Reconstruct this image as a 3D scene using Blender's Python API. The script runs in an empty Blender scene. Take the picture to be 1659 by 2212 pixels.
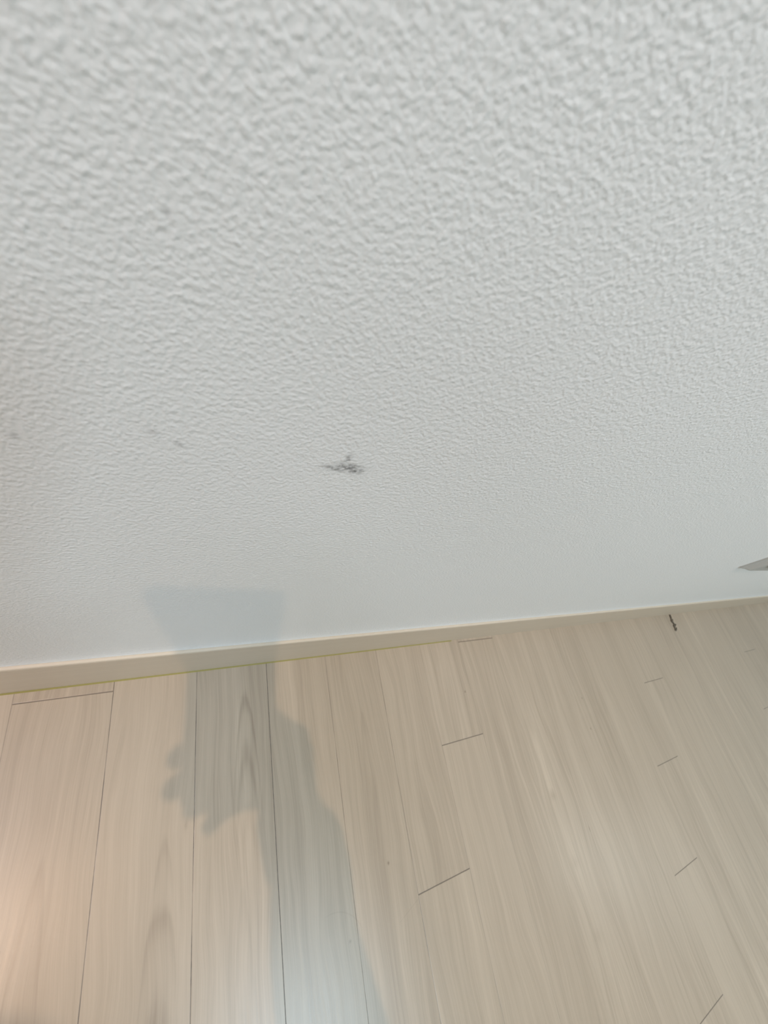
import bpy, bmesh, math, random
from mathutils import Vector, Matrix, noise
S = bpy.context.scene
COL = S.collection
R_ = Matrix(((0.85666974, 0.07415501, 0.51050758),
             (-0.19112484, -0.87356374, 0.44761332),
             (0.47915368, -0.48102747, -0.73418276)))   # columns: picture right, picture down, line of sight
CAM = Vector((0, 0, 0.5))

# ------------------------------------------------------------ camera
cd = bpy.data.cameras.new('camera'); cam = bpy.data.objects.new('camera', cd); COL.objects.link(cam)
cd.sensor_fit = 'VERTICAL'; cd.sensor_height = 36; cd.sensor_width = 27
cd.lens = 853.66 / 2212 * 36
cd.clip_start = 0.005; cd.clip_end = 50
cd.dof.use_dof = True; cd.dof.focus_distance = 0.27; cd.dof.aperture_fstop = 14
x, y, z = R_.col[0], -R_.col[1], -R_.col[2]
m = Matrix.Identity(4)
for i in range(3):
    m[i][0], m[i][1], m[i][2] = x[i], y[i], z[i]
m.translation = CAM
cam.matrix_world = m
S.camera = cam

# ------------------------------------------------------------ view and world
S.view_settings.view_transform = 'Standard'; S.view_settings.look = 'None'
S.view_settings.gamma = 1; S.view_settings.use_curve_mapping = False
S.view_settings.exposure = -0.11
w = bpy.data.worlds.new('world'); S.world = w; w.use_nodes = True
w.node_tree.nodes['Background'].inputs[0].default_value = (0.8, 0.9, 1, 1)
w.node_tree.nodes['Background'].inputs[1].default_value = 1.6

# light levels of the room's lamps and added fills (radiance of each diffuser)
KEY_POS = (-0.4328, -0.4955, 2.286); KEY_R = 0.017
KEY_RAD = (4700, 3200, 2150)
PANEL_RAD = (15.2, 20.4, 23.8)
SIDE_FILL_RAD = (7.9, 7.9, 9.8)  # added fill panel, brightens the left side
FAR_RAD = (9, 10, 10)
WIN_FILL_RAD = (0.55, 0.55, 0.5)  # fill through the added window

# ------------------------------------------------------------ helpers
def mat(name, base=(0.8, 0.8, 0.8), rough=0.5, emit=None, spec=0.5):
    M = bpy.data.materials.new(name); M.use_nodes = True
    b = M.node_tree.nodes['Principled BSDF']
    b.inputs['Base Color'].default_value = (*base, 1)
    b.inputs['Roughness'].default_value = rough
    b.inputs['Specular IOR Level'].default_value = spec
    if emit:
        b.inputs['Base Color'].default_value = (0.5, 0.5, 0.5, 1)
        k = max(emit)
        b.inputs['Emission Color'].default_value = (*[e / k for e in emit], 1)
        b.inputs['Emission Strength'].default_value = k
    return M

class N:
    """tiny shader maths builder"""
    def __init__(s, M):
        s.t = M.node_tree; s.b = s.t.nodes['Principled BSDF']
    def n(s, kind, **kw):
        o = s.t.nodes.new(kind)
        for k, v in kw.items(): setattr(o, k, v)
        return o
    def put(s, sock, v):
        if isinstance(v, bpy.types.NodeSocket): s.t.links.new(v, sock)
        else: sock.default_value = v
    def m(s, op, a, b=None, c=None, clamp=False):
        o = s.n('ShaderNodeMath', operation=op, use_clamp=clamp)
        for i, v in enumerate((a, b, c)):
            if v is not None: s.put(o.inputs[i], v)
        return o.outputs[0]
    def vec(s, x, y, z=0.0):
        o = s.n('ShaderNodeCombineXYZ')
        for i, v in enumerate((x, y, z)): s.put(o.inputs[i], v)
        return o.outputs[0]
    def pos(s):
        g = s.n('ShaderNodeNewGeometry'); q = s.n('ShaderNodeSeparateXYZ')
        s.t.links.new(g.outputs['Position'], q.inputs[0])
        return q.outputs[0], q.outputs[1], q.outputs[2], g.outputs['Position']
    def noise(s, v, scale=1.0, detail=2.0, rough=0.5, dist=0.0):
        o = s.n('ShaderNodeTexNoise'); s.put(o.inputs['Vector'], v)
        o.inputs['Scale'].default_value = scale; o.inputs['Detail'].default_value = detail
        o.inputs['Roughness'].default_value = rough; o.inputs['Distortion'].default_value = dist
        return o.outputs['Fac']
    def white(s, v, dim='1D'):
        o = s.n('ShaderNodeTexWhiteNoise', noise_dimensions=dim)
        s.put(o.inputs['W' if dim == '1D' else 'Vector'], v); return o.outputs['Value']
    def step(s, v, lo, hi):
        o = s.n('ShaderNodeMapRange', interpolation_type='SMOOTHSTEP')
        s.put(o.inputs[0], v); o.inputs[1].default_value = lo; o.inputs[2].default_value = hi
        return o.outputs[0]
    def mix(s, f, a, b):
        o = s.n('ShaderNodeMix', data_type='RGBA')
        s.put(o.inputs[0], f)
        for k, v in ((6, a), (7, b)):
            s.put(o.inputs[k], v if isinstance(v, bpy.types.NodeSocket) else (*v, 1))
        return o.outputs[2]
    def gauss(s, x, y, cx, cy, sx, sy):
        dx = s.m('DIVIDE', s.m('SUBTRACT', x, cx), sx); dy = s.m('DIVIDE', s.m('SUBTRACT', y, cy), sy)
        d = s.m('ADD', s.m('MULTIPLY', dx, dx), s.m('MULTIPLY', dy, dy))
        return s.m('EXPONENT', s.m('MULTIPLY', d, -1.0))
    def bump(s, h, strength, dist, normal=None):
        o = s.n('ShaderNodeBump'); o.inputs['Strength'].default_value = strength
        o.inputs['Distance'].default_value = dist; s.put(o.inputs['Height'], h)
        if normal: s.put(o.inputs['Normal'], normal)
        return o.outputs[0]

def link(name, me, M=None, parent=None):
    o = bpy.data.objects.new(name, me); COL.objects.link(o)
    if M: me.materials.append(M)
    if parent: o.parent = parent
    return o
def from_bm(name, bm, M, parent=None, smooth=False):
    me = bpy.data.meshes.new(name); bmesh.ops.recalc_face_normals(bm, faces=bm.faces)
    bm.to_mesh(me); bm.free()
    if smooth:
        for p in me.polygons: p.use_smooth = True
    return link(name, me, M, parent)
def add_box(bm, a, b):
    vs = [bm.verts.new((x, y, z)) for x in (a[0], b[0]) for y in (a[1], b[1]) for z in (a[2], b[2])]
    for f in ((0,1,3,2), (4,6,7,5), (0,4,5,1), (2,3,7,6), (0,2,6,4), (1,5,7,3)):
        bm.faces.new([vs[i] for i in f])
def box(name, a, b, M, parent=None, bevel=0):
    bm = bmesh.new(); add_box(bm, a, b)
    if bevel: bmesh.ops.bevel(bm, geom=bm.edges[:], offset=bevel, segments=3, affect='EDGES', profile=0.5)
    return from_bm(name, bm, M, parent)
def extrude_x(name, prof, x0, x1, M, parent=None):
    bm = bmesh.new()
    A = [bm.verts.new((x0, y, z)) for y, z in prof]; B = [bm.verts.new((x1, y, z)) for y, z in prof]
    n = len(prof)
    for i in range(n): bm.faces.new((A[i], A[(i+1) % n], B[(i+1) % n], B[i]))
    bm.faces.new(A); bm.faces.new(B[::-1])
    return from_bm(name, bm, M, parent)
def structure(o): o['kind'] = 'structure'; return o
def tag(o, label, cat, group=None):
    o['label'] = label; o['category'] = cat
    if group: o['group'] = group
    return o
def empty(name, loc):
    o = bpy.data.objects.new(name, None); COL.objects.link(o); o.location = loc; return o

# ------------------------------------------------------------ materials
def wallpaper():
    M = mat('embossed_white_wallpaper', (0.8, 0.8, 0.79), 0.55, spec=0.3); q = N(M)
    X, Y, Z, P = q.pos()
    # fine embossed grain: clumps about 2 mm across with smaller ridges in between
    big = q.noise(P, 600, 1.0, 0.45, 0.0)
    sm = q.noise(P, 1150, 0.0, 0.5, 0.0)
    soft = q.noise(P, 90, 1.0)
    h = q.m('ADD', q.m('POWER', big, 1.6), q.m('MULTIPLY', sm, 0.30))
    h = q.m('ADD', h, q.m('MULTIPLY', soft, 0.3))
    nrm = q.bump(h, 0.55, 0.00075)
    q.put(q.b.inputs['Normal'], nrm)
    # the grey smudge and small specks (positions in metres on the wall)
    wob = q.m('MULTIPLY', q.m('SUBTRACT', q.noise(P, 260, 3.0, 0.6), 0.5), 0.006)
    Xw = q.m('ADD', X, wob); Zw = q.m('ADD', Z, q.m('MULTIPLY', wob, -0.7))
    g = q.gauss(Xw, Zw, 0.0655, 0.3889, 0.0052, 0.0023)
    for cx, cz, sx, sz, k in ((0.0695, 0.3866, 0.0030, 0.0018, 0.95), (0.0605, 0.3868, 0.0046, 0.0014, 0.85),
                              (0.0632, 0.3935, 0.0009, 0.0030, 0.6), (0.0672, 0.3903, 0.003, 0.0013, 0.55),
                              (0.0718, 0.3876, 0.0012, 0.0011, 0.7)):
        g = q.m('MAXIMUM', g, q.m('MULTIPLY', q.gauss(Xw, Zw, cx, cz, sx, sz), k))
    blot = q.step(q.noise(P, 620, 2.0, 0.6), 0.33, 0.60)
    g = q.m('MULTIPLY', g, q.m('ADD', q.m('MULTIPLY', blot, 0.65), 0.35))
    sp = q.gauss(Xw, Zw, 0.0068, 0.3880, 0.0012, 0.0009)
    for cx, cz, s_, k in ((-0.0334, 0.3810, 0.0012, 0.8), (-0.0012, 0.4548, 0.0008, 0.7), (-0.0007, 0.3918, 0.0016, 0.5)):
        sp = q.m('MAXIMUM', sp, q.m('MULTIPLY', q.gauss(X, Z, cx, cz, s_, s_), k))
    g = q.m('MAXIMUM', q.m('MULTIPLY', g, 0.98), q.m('MULTIPLY', sp, 0.42))
    tone = q.mix(q.noise(P, 6, 3.0), (0.85, 0.865, 0.84), (0.866, 0.881, 0.856))
    q.put(q.b.inputs['Base Color'], q.mix(g, tone, (0.20, 0.20, 0.195)))
    return M

PW, PX0, PA, PS, PL = 0.075, -0.0165, -0.6925, 0.1283, 0.892
def planks():
    M = mat('pale_oak_plank_flooring', (0.5, 0.4, 0.3), 0.33, spec=0.5); q = N(M)
    X, Y, Z, P = q.pos()
    u = q.m('DIVIDE', q.m('SUBTRACT', X, PX0), PW)
    k = q.m('FLOOR', u); fu = q.m('SUBTRACT', u, k)
    v = q.m('DIVIDE', q.m('SUBTRACT', Y, q.m('ADD', PA, q.m('MULTIPLY', k, PS))), PL)
    j = q.m('FLOOR', v); fv = q.m('SUBTRACT', v, j)
    pid = q.m('ADD', q.m('MULTIPLY', k, 7.31), q.m('MULTIPLY', j, 3.77))
    r1 = q.white(pid); r2 = q.white(q.m('ADD', pid, 51.7)); r3 = q.white(q.m('ADD', k, 0.37))
    # seams: long joints differ in strength, butt joints are crisp
    du = q.m('MULTIPLY', q.m('MINIMUM', fu, q.m('SUBTRACT', 1.0, fu)), PW)
    dv = q.m('MULTIPLY', q.m('MINIMUM', fv, q.m('SUBTRACT', 1.0, fv)), PL)
    kk = q.m('ROUND', u)
    ragged = q.m('MULTIPLY', q.m('SUBTRACT', q.noise(q.vec(0.0, Y, kk), 220, 2.0), 0.5), 0.00024)
    duw = q.m('ADD', du, ragged)
    su = q.m('SUBTRACT', 1.0, q.step(duw, 0.00012, 0.00050))
    sk = q.white(q.m('ADD', kk, 9.13))
    # joint by the middle of the frame is the widest
    near = q.m('EXPONENT', q.m('MULTIPLY', q.m('POWER', q.m('DIVIDE', q.m('SUBTRACT', X, 0.11), 0.26), 2.0), -1.0))
    sstr = q.m('MULTIPLY', q.m('ADD', q.m('MULTIPLY', sk, 0.35), 0.26), q.m('ADD', q.m('MULTIPLY', near, 1.3), 0.45), clamp=True)
    brk = q.step(q.noise(q.vec(0.0, Y, q.m('MULTIPLY', kk, 3.0)), 22, 2.0), 0.30, 0.62)
    sstr = q.m('MULTIPLY', sstr, q.m('ADD', q.m('MULTIPLY', brk, 0.6), 0.4))
    l3 = q.m('MULTIPLY', q.gauss(X, 0.0, 0.1335, 0.0, 0.003, 1.0), 0.45)
    sstr = q.m('ADD', sstr, l3, clamp=True)
    su = q.m('MULTIPLY', su, sstr)
    sv = q.m('MULTIPLY', q.m('SUBTRACT', 1.0, q.step(dv, 0.0003, 0.0008)), 0.75)
    seam = q.m('MAXIMUM', su, sv)
    # grain, stretched along the plank and offset per plank
    off = q.m('MULTIPLY', r1, 31.0)
    warp = q.m('MULTIPLY', q.m('SUBTRACT', q.noise(q.vec(q.m('MULTIPLY', X, 14.0), q.m('MULTIPLY', Y, 5.0), off), 1.0, 2.0), 0.5), 0.030)
    Xg = q.m('ADD', X, warp)
    fine = q.noise(q.vec(q.m('MULTIPLY', Xg, 900.0), q.m('MULTIPLY', Y, 16.0), off), 1.0, 3.0, 0.6)
    midg = q.noise(q.vec(q.m('MULTIPLY', Xg, 210.0), q.m('MULTIPLY', Y, 5.0), q.m('ADD', off, 5.0)), 1.0, 3.0, 0.55)
    broad = q.noise(q.vec(q.m('MULTIPLY', Xg, 45.0), q.m('MULTIPLY', Y, 2.5), q.m('ADD', off, 9.0)), 1.0, 2.0, 0.5)
    amp = q.m('ADD', q.m('MULTIPLY', r2, 0.5), 0.6)
    g = q.m('ADD', q.m('MULTIPLY', q.m('SUBTRACT', fine, 0.5), 0.55), q.m('MULTIPLY', q.m('SUBTRACT', midg, 0.5), 0.75))
    g = q.m('ADD', g, q.m('MULTIPLY', q.m('SUBTRACT', broad, 0.5), 0.6))
    g = q.m('MULTIPLY', g, amp)
    # cathedral figures: nested arches
    def cath(cx, y_ap, y_end, wid, fr, strength, curv, pw=2.0):
        dx = q.m('ADD', q.m('SUBTRACT', X, cx), q.m('MULTIPLY', warp, 0.25))
        f = q.m('ADD', q.m('SUBTRACT', Y, y_ap), q.m('MULTIPLY', q.m('POWER', q.m('ABSOLUTE', dx), pw), curv))
        f = q.m('ADD', f, q.m('MULTIPLY', q.m('SUBTRACT', q.noise(P, 60, 2.0), 0.5), 0.01))
        ring = q.m('POWER', q.m('ADD', q.m('MULTIPLY', q.m('COSINE', q.m('MULTIPLY', f, fr)), 0.5), 0.5), 1.7)
        inside = q.m('SUBTRACT', 1.0, q.step(f, -0.002, 0.012))
        win = q.m('EXPONENT', q.m('MULTIPLY', q.m('POWER', q.m('DIVIDE', dx, wid), 4.0), -1.0))
        fade = q.step(Y, y_end, y_end + abs(y_ap - y_end) * 0.7)
        return q.m('MULTIPLY', q.m('MULTIPLY', q.m('MULTIPLY', ring, inside), q.m('MULTIPLY', win, fade)), strength)
    cat = cath(0.1075, 0.047, -0.12, 0.014, 110, 0.75, 560)
    cat = q.m('ADD', cat, cath(0.0345, -0.113, -0.30, 0.013, 100, 0.62, 1.6e6, 4.0))
    cat = q.m('ADD', cat, cath(0.0355, -0.064, -0.11, 0.010, 110, 0.40, 600))
    cat = q.m('ADD', cat, cath(0.2480, 0.004, -0.13, 0.012, 70, 0.28, 900))
    cat = q.m('ADD', cat, cath(-0.0520, -0.055, -0.24, 0.012, 60, 0.40, 900))
    cat = q.m('ADD', cat, cath(0.1000, -0.120, -0.30, 0.012, 70, 0.25, 900))
    g = q.m('SUBTRACT', g, q.m('MULTIPLY', cat, 0.42))
    # pale flame and small knots in the plank right of centre
    warm_ = q.m('MULTIPLY', q.m('SUBTRACT', q.noise(P, 45, 3.0), 0.5), 0.006)
    Xs = q.m('ADD', X, warm_)
    fl = q.m('MULTIPLY', q.m('SUBTRACT', 1.0, q.step(q.m('ABSOLUTE', q.m('SUBTRACT', Xs, 0.5315)), 0.003, 0.007)),
             q.m('MULTIPLY', q.step(Y, -0.146, -0.138), q.m('SUBTRACT', 1.0, q.step(Y, -0.085, -0.055))))
    g = q.m('ADD', g, q.m('MULTIPLY', fl, 0.20))
    for cx, cy, sx, sy, s_ in ((0.532, -0.150, 0.006, 0.004, 0.18), (0.534, -0.226, 0.007, 0.006, 0.13), (0.532, -0.300, 0.008, 0.007, 0.12),
                              (0.2528, -0.143, 0.0011, 0.0014, 0.7), (0.4216, 0.0066, 0.0010, 0.0012, 0.7), (0.6686, -0.0878, 0.0012, 0.0014, 0.6),
                              (0.676, -0.0413, 0.0012, 0.0014, 0.6), (0.5829, -0.2019, 0.0008, 0.003, 0.5), (0.1995, -0.187, 0.0012, 0.0012, 0.35),
                              (0.0525, -0.0545, 0.0014, 0.004, 0.25)):
        g = q.m('SUBTRACT', g, q.m('MULTIPLY', q.gauss(Xs, Y, cx, cy, sx, sy), s_))
    # thin darker lines: an arc and a diagonal scratch
    ra = q.m('SQRT', q.m('ADD', q.m('POWER', q.m('SUBTRACT', X, 0.182), 2.0), q.m('POWER', q.m('ADD', Y, 0.196), 2.0)))
    arc = q.m('MULTIPLY', q.m('SUBTRACT', 1.0, q.step(q.m('ABSOLUTE', q.m('SUBTRACT', ra, 0.0345)), 0.0002, 0.0009)),
              q.m('MULTIPLY', q.step(Y, -0.186, -0.176), q.step(X, 0.172, 0.186)))
    dg = q.m('ABSOLUTE', q.m('SUBTRACT', q.m('SUBTRACT', Y, -0.1819), q.m('MULTIPLY', q.m('SUBTRACT', X, 0.2835), 0.39)))
    dg = q.m('MULTIPLY', q.m('SUBTRACT', 1.0, q.step(dg, 0.0001, 0.0008)), q.m('MULTIPLY', q.step(X, 0.252, 0.262), q.m('SUBTRACT', 1.0, q.step(X, 0.281, 0.2835))))
    g = q.m('SUBTRACT', g, q.m('MULTIPLY', q.m('ADD', arc, dg), 0.10))
    tone = q.m('ADD', q.m('MULTIPLY', q.m('SUBTRACT', r1, 0.5), 0.13), g)
    fac = q.m('ADD', 0.5, q.m('MULTIPLY', tone, 0.9), clamp=True)
    base = q.mix(fac, (0.312, 0.250, 0.181), (0.632, 0.532, 0.407))
    base = q.mix(seam, base, (0.105, 0.085, 0.065))
    q.put(q.b.inputs['Base Color'], base)
    rr = q.m('ADD', 0.31, q.m('MULTIPLY', q.m('SUBTRACT', fine, 0.5), 0.12))
    q.put(q.b.inputs['Roughness'], rr)
    n1 = q.bump(q.m('SUBTRACT', q.m('MULTIPLY', fine, 0.10), seam), 0.35, 0.0003)
    q.put(q.b.inputs['Normal'], n1)
    return M

def board_mat():
    M = mat('cream_woodgrain_skirting', (0.6, 0.53, 0.42), 0.42); q = N(M)
    X, Y, Z, P = q.pos()
    g1 = q.noise(q.vec(q.m('MULTIPLY', X, 5.0), q.m('MULTIPLY', Y, 300.0), q.m('MULTIPLY', Z, 260.0)), 1.0, 3.0, 0.6)
    g2 = q.noise(q.vec(q.m('MULTIPLY', X, 2.0), 0.0, q.m('MULTIPLY', Z, 60.0)), 1.0, 2.0)
    f = q.m('ADD', q.m('MULTIPLY', g1, 0.6), q.m('MULTIPLY', g2, 0.4), clamp=True)
    q.put(q.b.inputs['Base Color'], q.mix(f, (0.60, 0.515, 0.395), (0.70, 0.615, 0.485)))
    return M

M_WALL = wallpaper(); M_FLOOR = planks(); M_BOARD = board_mat()
M_PLAIN = mat('plain_white_paint', (0.78, 0.78, 0.77), 0.7)
M_GLUE = mat('yellowed_glue_line', (0.36, 0.31, 0.10), 0.5)
M_GAP = mat('dark_gap', (0.20, 0.15, 0.11), 0.9)
M_PLATE = mat('grey_plastic_plate', (0.44, 0.45, 0.42), 0.4)
M_WHITE = mat('white_metal_fitting', (0.85, 0.85, 0.85), 0.4)

# ------------------------------------------------------------ room
X0, X1, Y0, YW, H = -1.7, 4.2, -3.3, 0.0868, 2.3
bm = bmesh.new(); add_box(bm, (X0, Y0, -0.05), (X1, YW + 0.10, 0)); structure(from_bm('floor', bm, M_FLOOR))
bm = bmesh.new(); add_box(bm, (X0, Y0, H), (X1, YW + 0.10, H + 0.05)); structure(from_bm('ceiling', bm, M_PLAIN))
# the papered wall; added flare at its foot catches light as a bright halo
prof = [(YW + 0.10, 0.0), (0.0857, 0.0), (0.0857, 0.0970), (0.0842, 0.0974), (0.0848, 0.0995), (0.0854, 0.103), (0.0860, 0.109),
        (0.08645, 0.120), (YW, 0.142), (YW, H), (YW + 0.10, H)]
structure(extrude_x('wall_front', prof, X0, X1, M_WALL))
structure(box('wall_back', (X0 - 0.1, Y0 - 0.1, 0), (X1 + 0.1, Y0, H), M_PLAIN))
structure(box('wall_right', (X1, Y0, 0), (X1 + 0.1, YW + 0.1, H), M_PLAIN))
# left wall with an added window opening, cut for soft fill from the left
WY0, WY1, WZ0, WZ1 = -2.3, -0.5, 0.85, 2.05
bm = bmesh.new()
add_box(bm, (X0 - 0.1, Y0, 0), (X0, WY0, H)); add_box(bm, (X0 - 0.1, WY1, 0), (X0, YW + 0.1, H))
add_box(bm, (X0 - 0.1, WY0, 0), (X0, WY1, WZ0)); add_box(bm, (X0 - 0.1, WY0, WZ1), (X0, WY1, H))
structure(from_bm('wall_left', bm, M_PLAIN))
bm = bmesh.new(); mid = (WY0 + WY1) / 2
for a, b in (((WY0, WZ0), (WY1, WZ0 + 0.05)), ((WY0, WZ1 - 0.05), (WY1, WZ1)), ((WY0, WZ0 + 0.05), (WY0 + 0.05, WZ1 - 0.05)),
             ((WY1 - 0.05, WZ0 + 0.05), (WY1, WZ1 - 0.05)), ((mid - 0.025, WZ0 + 0.05), (mid + 0.025, WZ1 - 0.05))):
    add_box(bm, (X0 - 0.08, a[0], a[1]), (X0 - 0.03, b[0], b[1]))
win = structure(from_bm('added_window_1', bm, M_WHITE))
M_GLASS = mat('added_window_glass', (1, 1, 1), 0.0)
M_GLASS.node_tree.nodes['Principled BSDF'].inputs['Transmission Weight'].default_value = 1
M_GLASS.node_tree.nodes['Principled BSDF'].inputs['IOR'].default_value = 1.01
for a, b in ((WY0 + 0.05, mid - 0.025), (mid + 0.025, WY1 - 0.05)):
    box('pane', (X0 - 0.060, a, WZ0 + 0.05), (X0 - 0.056, b, WZ1 - 0.05), M_GLASS, win)
L = bpy.data.lights.new('window_fill', 'AREA'); L.shape = 'RECTANGLE'; L.size = WY1 - WY0 - 0.1; L.size_y = WZ1 - WZ0 - 0.1  # fill lamp set in the added window, lights from the left
k = max(WIN_FILL_RAD); L.color = [c / k for c in WIN_FILL_RAD]; L.energy = k * L.size * L.size_y * math.pi
o = bpy.data.objects.new('window_fill', L); COL.objects.link(o); o.location = (X0 - 0.05, mid, (WZ0 + WZ1) / 2)
o.rotation_euler = Matrix(((0, 0, -1), (1, 0, 0), (0, -1, 0))).to_euler()

# skirting board: cream face, thin paler top, glue line at the foot
bprof = [(0.0854, 0.0), (0.0813, 0.0), (0.0811, 0.004), (0.0811, 0.0945), (0.0816, 0.0962), (0.0822, 0.0966), (0.0851, 0.0969), (0.0854, 0.0965)]
structure(extrude_x('baseboard_front', bprof, X0, X1, M_BOARD))
structure(extrude_x('trim_1', [(0.0812, 0.0), (0.0798, 0.0), (0.0805, 0.0007), (0.0812, 0.0014)], X0, 0.42, M_GLUE))
# hairline of dirt and painted-in gap shade between skirting and paper, broken up along its length
bm = bmesh.new(); random.seed(4); xx = -0.12
while xx < 0.75:
    L = random.uniform(0.004, 0.030)
    hgt = random.uniform(0.0002, 0.00042)
    add_box(bm, (xx, 0.0843, 0.0969), (xx + L, 0.0851, 0.0969 + hgt))
    xx += L + random.choice((0.0, 0.001, 0.004, 0.012))
structure(from_bm('trim_2', bm, M_GAP))

# ------------------------------------------------------------ lamps
def lamp(name, loc, rot, shape, sx, sy, rad, parent):
    L = bpy.data.lights.new(name, 'AREA'); L.shape = shape; L.size = sx
    A = sx * sy
    if shape == 'DISK': A *= math.pi / 4
    else: L.size_y = sy
    k = max(rad); L.color = [c / k for c in rad]; L.energy = k * A * math.pi
    o = bpy.data.objects.new(name, L); COL.objects.link(o); o.parent = parent
    o.location = loc; o.rotation_euler = rot
    return o
def downlight(name, pos, r, rad, label, cat='ceiling light'):
    t = tag(empty(name, pos), label, cat)
    bm = bmesh.new(); n = 48
    prof = [(r + 0.001, 0.0), (r + 0.001, -0.002), (r + 0.012, -0.003), (r + 0.016, 0.0), (r + 0.016, H - pos[2]), (r + 0.001, H - pos[2])]
    rings = [[bm.verts.new((p * math.cos(i*math.tau/n), p * math.sin(i*math.tau/n), zz)) for i in range(n)] for p, zz in prof]
    for a in range(len(rings)):
        A, B = rings[a], rings[(a + 1) % len(rings)]
        for i in range(n): bm.faces.new((A[i], A[(i+1) % n], B[(i+1) % n], B[i]))
    from_bm('trim_ring', bm, M_WHITE, t, True)
    bm = bmesh.new(); bmesh.ops.create_circle(bm, cap_ends=True, segments=n, radius=r)
    q = bmesh.ops.extrude_face_region(bm, geom=bm.faces[:])
    for v in q['geom']:
        if isinstance(v, bmesh.types.BMVert): v.co.z += 0.004
    from_bm('diffuser', bm, mat(name + '_glow', emit=(1.0, 0.7, 0.45)), t)
    lamp('bulb_light', (0, 0, -0.001), (0, 0, 0), 'DISK', 2 * r, 2 * r, rad, t)
    return t
def panel(name, cx, cy, sx, sy, rad, label):
    t = tag(empty(name, (cx, cy, H)), label, 'ceiling light')
    bm = bmesh.new()
    for a, b in (((-sx, -sy), (sx, -sy + 0.02)), ((-sx, sy - 0.02), (sx, sy)), ((-sx, -sy + 0.02), (-sx + 0.02, sy - 0.02)), ((sx - 0.02, -sy + 0.02), (sx, sy - 0.02))):
        add_box(bm, (a[0], a[1], -0.03), (b[0], b[1], 0))
    from_bm('frame', bm, M_WHITE, t)
    box('diffuser', (-sx + 0.02, -sy + 0.02, -0.024), (sx - 0.02, sy - 0.02, -0.004), mat(name + '_glow', emit=(1, 1, 1)), t)
    lamp('panel_light', (0, 0, -0.026), (0, 0, 0), 'RECTANGLE', 2 * sx - 0.04, 2 * sy - 0.04, rad, t)
    return t
downlight('downlight', KEY_POS, KEY_R, KEY_RAD, 'small warm round downlight in the ceiling above the person')
panel('ceiling_panel_light', 0.80, -1.38, 0.34, 0.34, PANEL_RAD, 'bright square cool white panel light on the ceiling behind the person')
panel('ceiling_panel_light', -0.95, -0.45, 0.37, 0.37, SIDE_FILL_RAD, 'largest panel light, dimmer, added as fill on the ceiling at the left, beside the warm downlight')  # unseen panel added to lift the left of wall and floor
panel('ceiling_panel_light', 3.2, -1.32, 0.30, 0.20, FAR_RAD, 'smaller cool panel light on the ceiling at the far right end of the room')

# ------------------------------------------------------------ outlet plate on the wall, right edge of the picture
ot = tag(empty('outlet_cover', (0.7245, YW, 0.2926)), 'pale grey outlet plate with sloped edges, low on the white wall at far right', 'outlet')
ow, oh = 0.120, 0.076
def loop(bm, inx, inz, d, n=5, r=0.004):
    out = []
    x0, x1, z0, z1 = inx, ow - inx, inz, oh - inz
    for cx, cz, a0 in ((x0 + r, z0 + r, 180), (x1 - r, z0 + r, 270), (x1 - r, z1 - r, 0), (x0 + r, z1 - r, 90)):
        for i in range(n + 1):
            a = math.radians(a0 + 90 * i / n)
            out.append(bm.verts.new((cx + r * math.cos(a), -d, cz + r * math.sin(a))))
    return out
bm = bmesh.new()
Ls = [loop(bm, 0, 0, 0, r=0.0015), loop(bm, 0.0002, 0.0002, 0.0018, r=0.0015), loop(bm, 0.004, 0.0016, 0.0035, r=0.0015),
      loop(bm, 0.0075, 0.0048, 0.0078, r=0.002), loop(bm, 0.0085, 0.0058, 0.0083, r=0.002)]
for A, B in zip(Ls, Ls[1:]):
    for i in range(len(A)): bm.faces.new((A[i], A[(i+1) % len(A)], B[(i+1) % len(A)], B[i]))
bm.faces.new(Ls[-1]); bm.faces.new(Ls[0][::-1])
from_bm('cover_plate', bm, M_PLATE, ot)
for sx in (0.036, 0.084):
    bm = bmesh.new(); bmesh.ops.create_cone(bm, cap_ends=True, segments=32, radius1=0.019, radius2=0.0185, depth=0.003,
        matrix=Matrix.Translation((sx, -0.0095, oh / 2)) @ Matrix.Rotation(math.pi/2, 4, 'X'))
    s = from_bm('socket', bm, M_PLATE, ot)
    bm = bmesh.new()
    for dx in (-0.0095, 0.0095):
        bmesh.ops.create_cone(bm, cap_ends=True, segments=16, radius1=0.0025, radius2=0.0025, depth=0.0006,
            matrix=Matrix.Translation((sx + dx, -0.0112, oh / 2)) @ Matrix.Rotation(math.pi/2, 4, 'X'))
    from_bm('pin_hole', bm, mat('hole_black', (0.02, 0.02, 0.02), 0.8), s)

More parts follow.
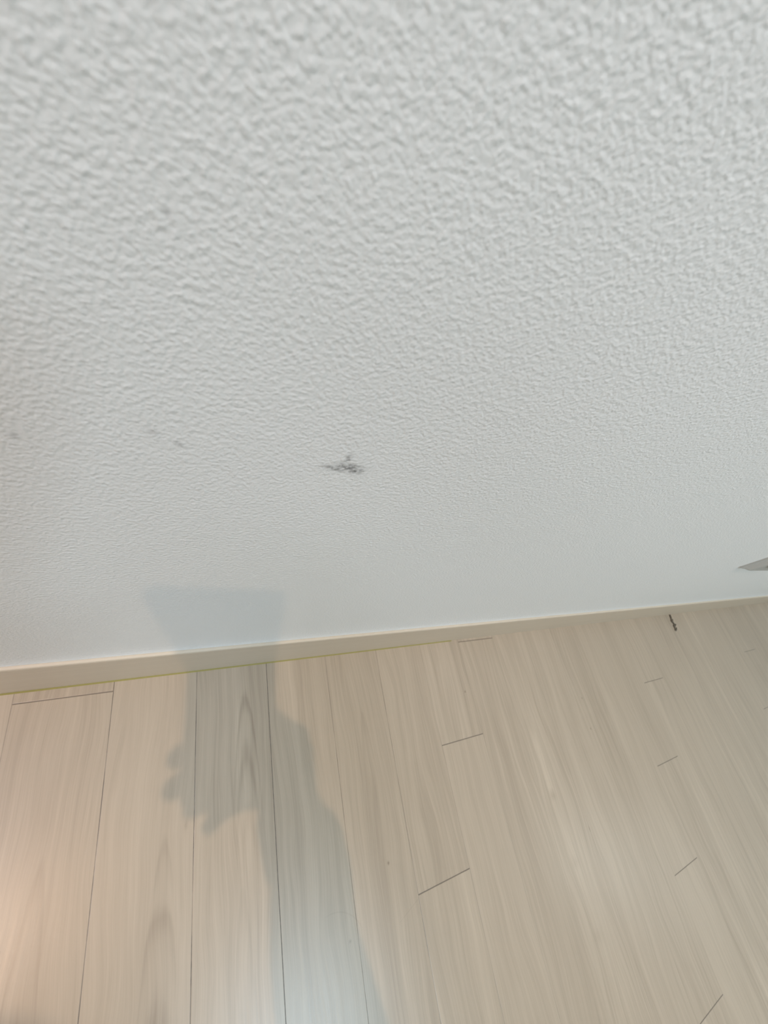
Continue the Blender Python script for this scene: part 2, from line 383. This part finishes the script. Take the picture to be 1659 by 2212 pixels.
# ------------------------------------------------------------ dark crumb of debris on the floor by the skirting
M_DEB = mat('dark_brown_debris', (0.115, 0.095, 0.068), 0.8)
cv = bmesh.new()
def strand(bm, pts, rad):
    prev = None
    for i, (p, r) in enumerate(zip(pts, rad)):
        r *= 1.7
        d = (Vector(pts[min(i+1, len(pts)-1)]) - Vector(pts[max(i-1, 0)])).normalized()
        s = Vector((d.y, -d.x, 0)).normalized(); up = Vector((0, 0, 1))
        ring = [bm.verts.new(Vector(p) + s * math.cos(a) * r + up * math.sin(a) * r * 0.3) for a in [k * math.tau / 8 for k in range(8)]]
        if prev:
            for k in range(8): bm.faces.new((prev[k], prev[(k+1) % 8], ring[(k+1) % 8], ring[k]))
        else: bm.faces.new(ring[::-1])
        prev = ring
    bm.faces.new(prev)
zz = 0.0012
strand(cv, [(1.1185, 0.0800, zz), (1.1175, 0.0745, zz), (1.1150, 0.0700, zz), (1.1125, 0.0650, zz), (1.1150, 0.0600, zz), (1.1172, 0.0555, zz), (1.1110, 0.0520, zz), (1.1090, 0.0490, zz)],
       [0.0016, 0.0020, 0.0012, 0.0024, 0.0016, 0.0020, 0.0022, 0.0010])
strand(cv, [(1.1215, 0.0690, zz), (1.1180, 0.0668, zz), (1.1135, 0.0640, zz)], [0.0006, 0.0013, 0.0012])
strand(cv, [(1.1250, 0.0560, zz), (1.1215, 0.0555, zz), (1.1165, 0.0550, zz)], [0.0005, 0.0012, 0.0016])
strand(cv, [(1.1100, 0.0500, zz), (1.1095, 0.0470, zz), (1.1085, 0.0440, zz), (1.1078, 0.0412, zz)], [0.0009, 0.0008, 0.0013, 0.0008])
strand(cv, [(1.1185, 0.0485, zz), (1.1150, 0.0455, zz), (1.1090, 0.0425, zz)], [0.0005, 0.0011, 0.0010])
tag(from_bm('debris', cv, M_DEB, None, True), 'thin dark broken twig-like scrap on the pale floor against the baseboard', 'debris')

# ------------------------------------------------------------ the phone taking the picture
def CW(x, y, z=0.0):            # centimetres measured along the phone's own axes from its lens
    return CAM + R_ @ Vector((x, y, z)) * 0.01
ph = tag(empty('smartphone', CAM), 'black smartphone held upright over the floor by the person', 'phone')
ph.matrix_world = Matrix.Translation(CAM) @ R_.to_4x4()
def rrect(bm, x0, x1, y0, y1, r, z):
    out = []
    for cx, cy, a0 in ((x0 + r, y0 + r, 180), (x1 - r, y0 + r, 270), (x1 - r, y1 - r, 0), (x0 + r, y1 - r, 90)):
        for i in range(9):
            a = math.radians(a0 + 90 * i / 8); out.append(bm.verts.new((cx + r * math.cos(a), cy + r * math.sin(a), z)))
    return out
def slab(name, x0, x1, y0, y1, r, z0, z1, M, e=0.0008):
    bm = bmesh.new()
    Ls = [rrect(bm, x0 + e, x1 - e, y0 + e, y1 - e, r - e, z0), rrect(bm, x0, x1, y0, y1, r, z0 + e),
          rrect(bm, x0, x1, y0, y1, r, z1 - e), rrect(bm, x0 + e, x1 - e, y0 + e, y1 - e, r - e, z1)]
    for A, B in zip(Ls, Ls[1:]):
        for i in range(len(A)): bm.faces.new((A[i], A[(i+1) % len(A)], B[(i+1) % len(A)], B[i]))
    bm.faces.new(Ls[0][::-1]); bm.faces.new(Ls[-1])
    return from_bm(name, bm, M, ph)
M_BLK = mat('black_phone_body', (0.03, 0.03, 0.035), 0.3)
slab('phone_body', -0.0552, 0.0210, -0.0148, 0.1482, 0.0065, -0.0085, -0.0006, M_BLK)
slab('screen', -0.0535, 0.0193, -0.0131, 0.1465, 0.005, -0.0088, -0.0084, mat('dark_glass_screen', (0.02, 0.02, 0.025), 0.08), 0.0001)
for yy in (0.0, 0.024, 0.048):
    bm = bmesh.new(); bmesh.ops.create_cone(bm, cap_ends=True, segments=32, radius1=0.008, radius2=0.0075, depth=0.0004,
                                            matrix=Matrix.Translation((0.0, yy, -0.0005)))
    from_bm('camera_lens', bm, M_BLK, ph)

# ------------------------------------------------------------ the person squatting and holding the phone
SK = mat('skin', (0.62, 0.42, 0.32), 0.5); CL = mat('grey_cotton_shirt', (0.30, 0.31, 0.33), 0.85)
TR = mat('dark_blue_trousers', (0.06, 0.07, 0.11), 0.85); HR = mat('black_hair', (0.015, 0.013, 0.012), 0.5)
SO = mat('grey_socks', (0.35, 0.35, 0.36), 0.9)
def capsule(bm, a, b, ra, rb, n=20, flat=None):
    a, b = Vector(a), Vector(b); d = b - a; L = max(d.length, 1e-6); d /= L
    s = d.orthogonal().normalized(); t = d.cross(s); prev = None
    st = []
    for i in range(5): th = math.pi/2 * (1 - i / 4); st.append((-math.sin(th) * ra, math.cos(th) * ra))
    for i in range(5): th = math.pi/2 * (i / 4); st.append((L + math.sin(th) * rb, math.cos(th) * rb))
    for i, (h, r) in enumerate(st):
        r = max(r, 1e-5)
        ring = [bm.verts.new(a + d * h + (s * math.cos(k*math.tau/n) + t * math.sin(k*math.tau/n)) * r) for k in range(n)]
        if prev:
            for k in range(n): bm.faces.new((prev[k], prev[(k+1) % n], ring[(k+1) % n], ring[k]))
        else: bm.faces.new(ring[::-1])
        prev = ring
    bm.faces.new(prev)
def blob(bm, c, r, rot=None):
    q = bmesh.ops.create_icosphere(bm, subdivisions=3, radius=1)
    Mx = Matrix.Translation(c) @ (rot or Matrix.Identity(4)) @ Matrix.Diagonal((*r, 1))
    for v in q['verts']: v.co = Mx @ v.co
def chain(bm, pts, rad):
    for i in range(len(pts) - 1): capsule(bm, pts[i], pts[i+1], rad[i], rad[i+1])
def fused(name, bm, M, parent, voxel, smooth=6):
    o = from_bm(name, bm, M, parent, True)
    r = o.modifiers.new('fuse', 'REMESH'); r.mode = 'VOXEL'; r.voxel_size = voxel; r.use_smooth_shade = True
    s = o.modifiers.new('soften', 'SMOOTH'); s.factor = 0.5; s.iterations = smooth
    return o
pe = tag(empty('person', (-0.13, -0.62, 0)), 'person squatting on the wooden floor holding a smartphone out towards the wall', 'person')
def PV(*v): return Vector(v) - Vector((-0.13, -0.62, 0))
def C(x, y, z=0.0): return CW(x, y, z) - Vector((-0.13, -0.62, 0))
sh_r, sh_l = PV(0.05, -0.52, 0.675), PV(-0.32, -0.53, 0.67)
wrist = C(4.7, 20.2, -0.8)
el_l, wr_l = PV(-0.36, -0.40, 0.44), PV(-0.27, -0.27 - 0.10, 0.53)
pelvis = PV(-0.13, -0.76, 0.23); chest = PV(-0.13, -0.60, 0.55); neck = PV(-0.195, -0.475, 0.745)
head = PV(-0.250, -0.390, 0.862)
kr, kl = PV(0.00, -0.43, 0.47), PV(-0.27, -0.43, 0.47)
ar, al = PV(-0.03, -0.62, 0.08), PV(-0.24, -0.62, 0.08)
b = bmesh.new()
# right hand around the phone
chain(b, [C(3.9,11.3,1.0), C(1.6,10.4,1.8), C(-2.6,10.6,1.4), C(-5.0,11.0,0.9), C(-6.0,11.35,-0.5)], [.0092,.0085,.0080,.0076,.0082])
chain(b, [C(4.2,12.8,1.2), C(1.4,12.4,2.0), C(-2.8,12.9,1.4), C(-5.1,13.3,0.9), C(-6.15,13.45,-0.5)], [.0095,.0086,.0080,.0076,.0084])
chain(b, [C(4.2,14.3,1.2), C(1.6,14.3,1.8), C(-2.2,14.6,1.4), C(-3.9,14.95,0.9), C(-4.75,15.05,-0.1)], [.009,.0085,.0082,.0080,.0078])
chain(b, [C(4.0,15.7,1.0), C(1.8,15.6,1.3), C(-1.2,15.45,0.7), C(-2.6,15.8,0.1), C(-3.35,16.45,-0.3)], [.009,.0082,.0075,.0068,.0062])
chain(b, [C(4.5,17.4,-.2), C(4.1,14.2,-1.7), C(3.5,10.9,-2.2), C(2.5,8.8,-2.0), C(0.6,7.8,-1.8)], [.0125,.012,.0098,.0092,.0085])
capsule(b, C(3.9,11.6,0.9), C(4.3,14.0,1.0), .0080, .0095)
for xx_, y1 in ((3.9, 12.0), (4.0, 13.2), (3.9, 14.4), (3.6, 15.6)):
    capsule(b, C(4.5, 19.2, -.5), C(xx_, y1, 1.0), .0165, .0100)
capsule(b, C(4.2,12.8,.2), C(4.2,16.5,0), .010, .015)
capsule(b, C(1.7,17.0,0.3), C(3.0,19.6,-.3), .0155, .0205)
elbow = C(7.6, 32.6, -3.2)
chain(b, [C(4.4, 17.6, 0), wrist, C(5.2, 24.5, -1.2), elbow, PV(0.09, -0.45, 0.53), sh_r], [.020, .024, .028, .036, .044, .052])
# left arm, hand resting on the left knee
chain(b, [sh_l, el_l, wr_l], [.052, .040, .024])
lp = wr_l + Vector((0.01, 0.03, 0.0)); capsule(b, wr_l, lp + Vector((0, 0.02, -0.005)), .022, .024)
for i, (dx, ln) in enumerate(((-.027, .052), (-.009, .062), (.009, .058), (.026, .046))):
    k0 = lp + Vector((dx * .8, .035, -.002)); k1 = k0 + Vector((dx * .15, ln * .55, -.012)); k2 = k1 + Vector((0, ln * .35, -.028))
    chain(b, [lp + Vector((dx*.5, 0, 0)), k0, k1, k2], [.012, .0095, .0085, .007])
chain(b, [lp + Vector((.015, 0, 0)), lp + Vector((.042, .018, -.01)), lp + Vector((.05, .045, -.022))], [.012, .0098, .0085])
# trunk, legs, feet
chain(b, [pelvis, PV(-0.13, -0.70, 0.40), chest], [.125, .115, .125])
capsule(b, PV(-0.22, -0.60, 0.60), PV(-0.04, -0.59, 0.60), .085, .085)
capsule(b, sh_l, sh_r, .05, .05); chain(b, [chest, neck, head], [.08, .052, .050])
for hp, kn, an, sg in ((PV(-0.05, -0.75, .21), kr, ar, 1), (PV(-0.21, -0.75, .21), kl, al, -1)):
    chain(b, [hp, kn, an], [.085, .058, .038])
    chain(b, [kn + Vector((0, -.06, -.12)), kn + Vector((0, -.12, -.22))], [.056, .048])
    chain(b, [an + Vector((0, -.03, -.035)), an + Vector((sg*.01, .10, -.045)), an + Vector((sg*.02, .18, -.055))], [.036, .036, .024])
# head with face
hr = Matrix.Rotation(math.radians(-38), 4, 'X') @ Matrix.Rotation(math.radians(-12), 4, 'Z')
blob(b, head, (.076, .095, .108), hr)
def HP(x, y, z): return head + (hr @ Vector((x, y, z, 0))).to_3d()
blob(b, HP(0, .035, -.068), (.050, .052, .050), hr)
capsule(b, HP(0, .090, .012), HP(0, .104, -.020), .007, .010)
for s_ in (-1, 1):
    blob(b, HP(s_*.077, -.005, -.012), (.010, .020, .032), hr)
    blob(b, HP(s_*.030, .078, .020), (.020, .012, .008), hr)
capsule(b, HP(-.018, .088, -.055), HP(.018, .088, -.055), .006, .006); capsule(b, HP(-.016, .085, -.066), HP(.016, .085, -.066), .007, .007)
body = fused('body', b, SK, pe, 0.0026, 3)
for s_ in (-1, 1):
    b = bmesh.new(); blob(b, HP(s_*.030, .086, .004), (.012, .007, .006), hr)
    from_bm('eye', b, mat('eye', (0.1, 0.06, 0.04), 0.2), pe, True)
b = bmesh.new(); blob(b, HP(0, -.016, .022), (.088, .098, .106), hr)
blob(b, HP(0, -.050, -.03), (.080, .068, .085), hr); blob(b, HP(0, .045, .078), (.068, .042, .034), hr)
fused('hair', b, HR, pe, 0.006, 4)
b = bmesh.new()
chain(b, [C(4.85, 19.2, -0.7), C(5.1, 21.5, -1.0), C(5.25, 25.5, -1.4), elbow, PV(0.09, -0.45, 0.53), sh_r], [.0310, .0345, .0345, .041, .052, .064])
chain(b, [sh_l, el_l, wr_l + Vector((-.01, -.02, -.012))], [.064, .050, .034])
chain(b, [PV(-0.13, -0.74, 0.30), PV(-0.13, -0.69, 0.42), chest], [.135, .130, .140])
capsule(b, PV(-0.22, -0.60, 0.59), PV(-0.04, -0.59, 0.59), .098, .098); capsule(b, sh_l, sh_r, .062, .062)
capsule(b, PV(-0.135, -0.56, 0.65), PV(-0.180, -0.50, 0.715), .085, .066)
fused('shirt', b, CL, pe, 0.006, 5)
b = bmesh.new()
blob(b, PV(-0.13, -0.76, 0.235), (.155, .135, .135))
for hp, kn, an in ((PV(-0.05, -0.75, .21), kr, ar), (PV(-0.21, -0.75, .21), kl, al)):
    chain(b, [hp, kn, an + Vector((0, 0, .03))], [.098, .070, .052])
    chain(b, [kn + Vector((0, -.06, -.12)), kn + Vector((0, -.12, -.22))], [.068, .060])
fused('trousers', b, TR, pe, 0.008, 5)
for an, sg in ((ar, 1), (al, -1)):
    b = bmesh.new()
    chain(b, [an + Vector((0, 0, .05)), an + Vector((0, -.03, -.038)), an + Vector((sg*.01, .10, -.046)), an + Vector((sg*.02, .18, -.054))], [.048, .046, .044, .034])
    blob(b, an + Vector((0, -.03, -.042)), (.044, .044, .040))
    fused('sock', b, SO, pe, 0.005, 3)
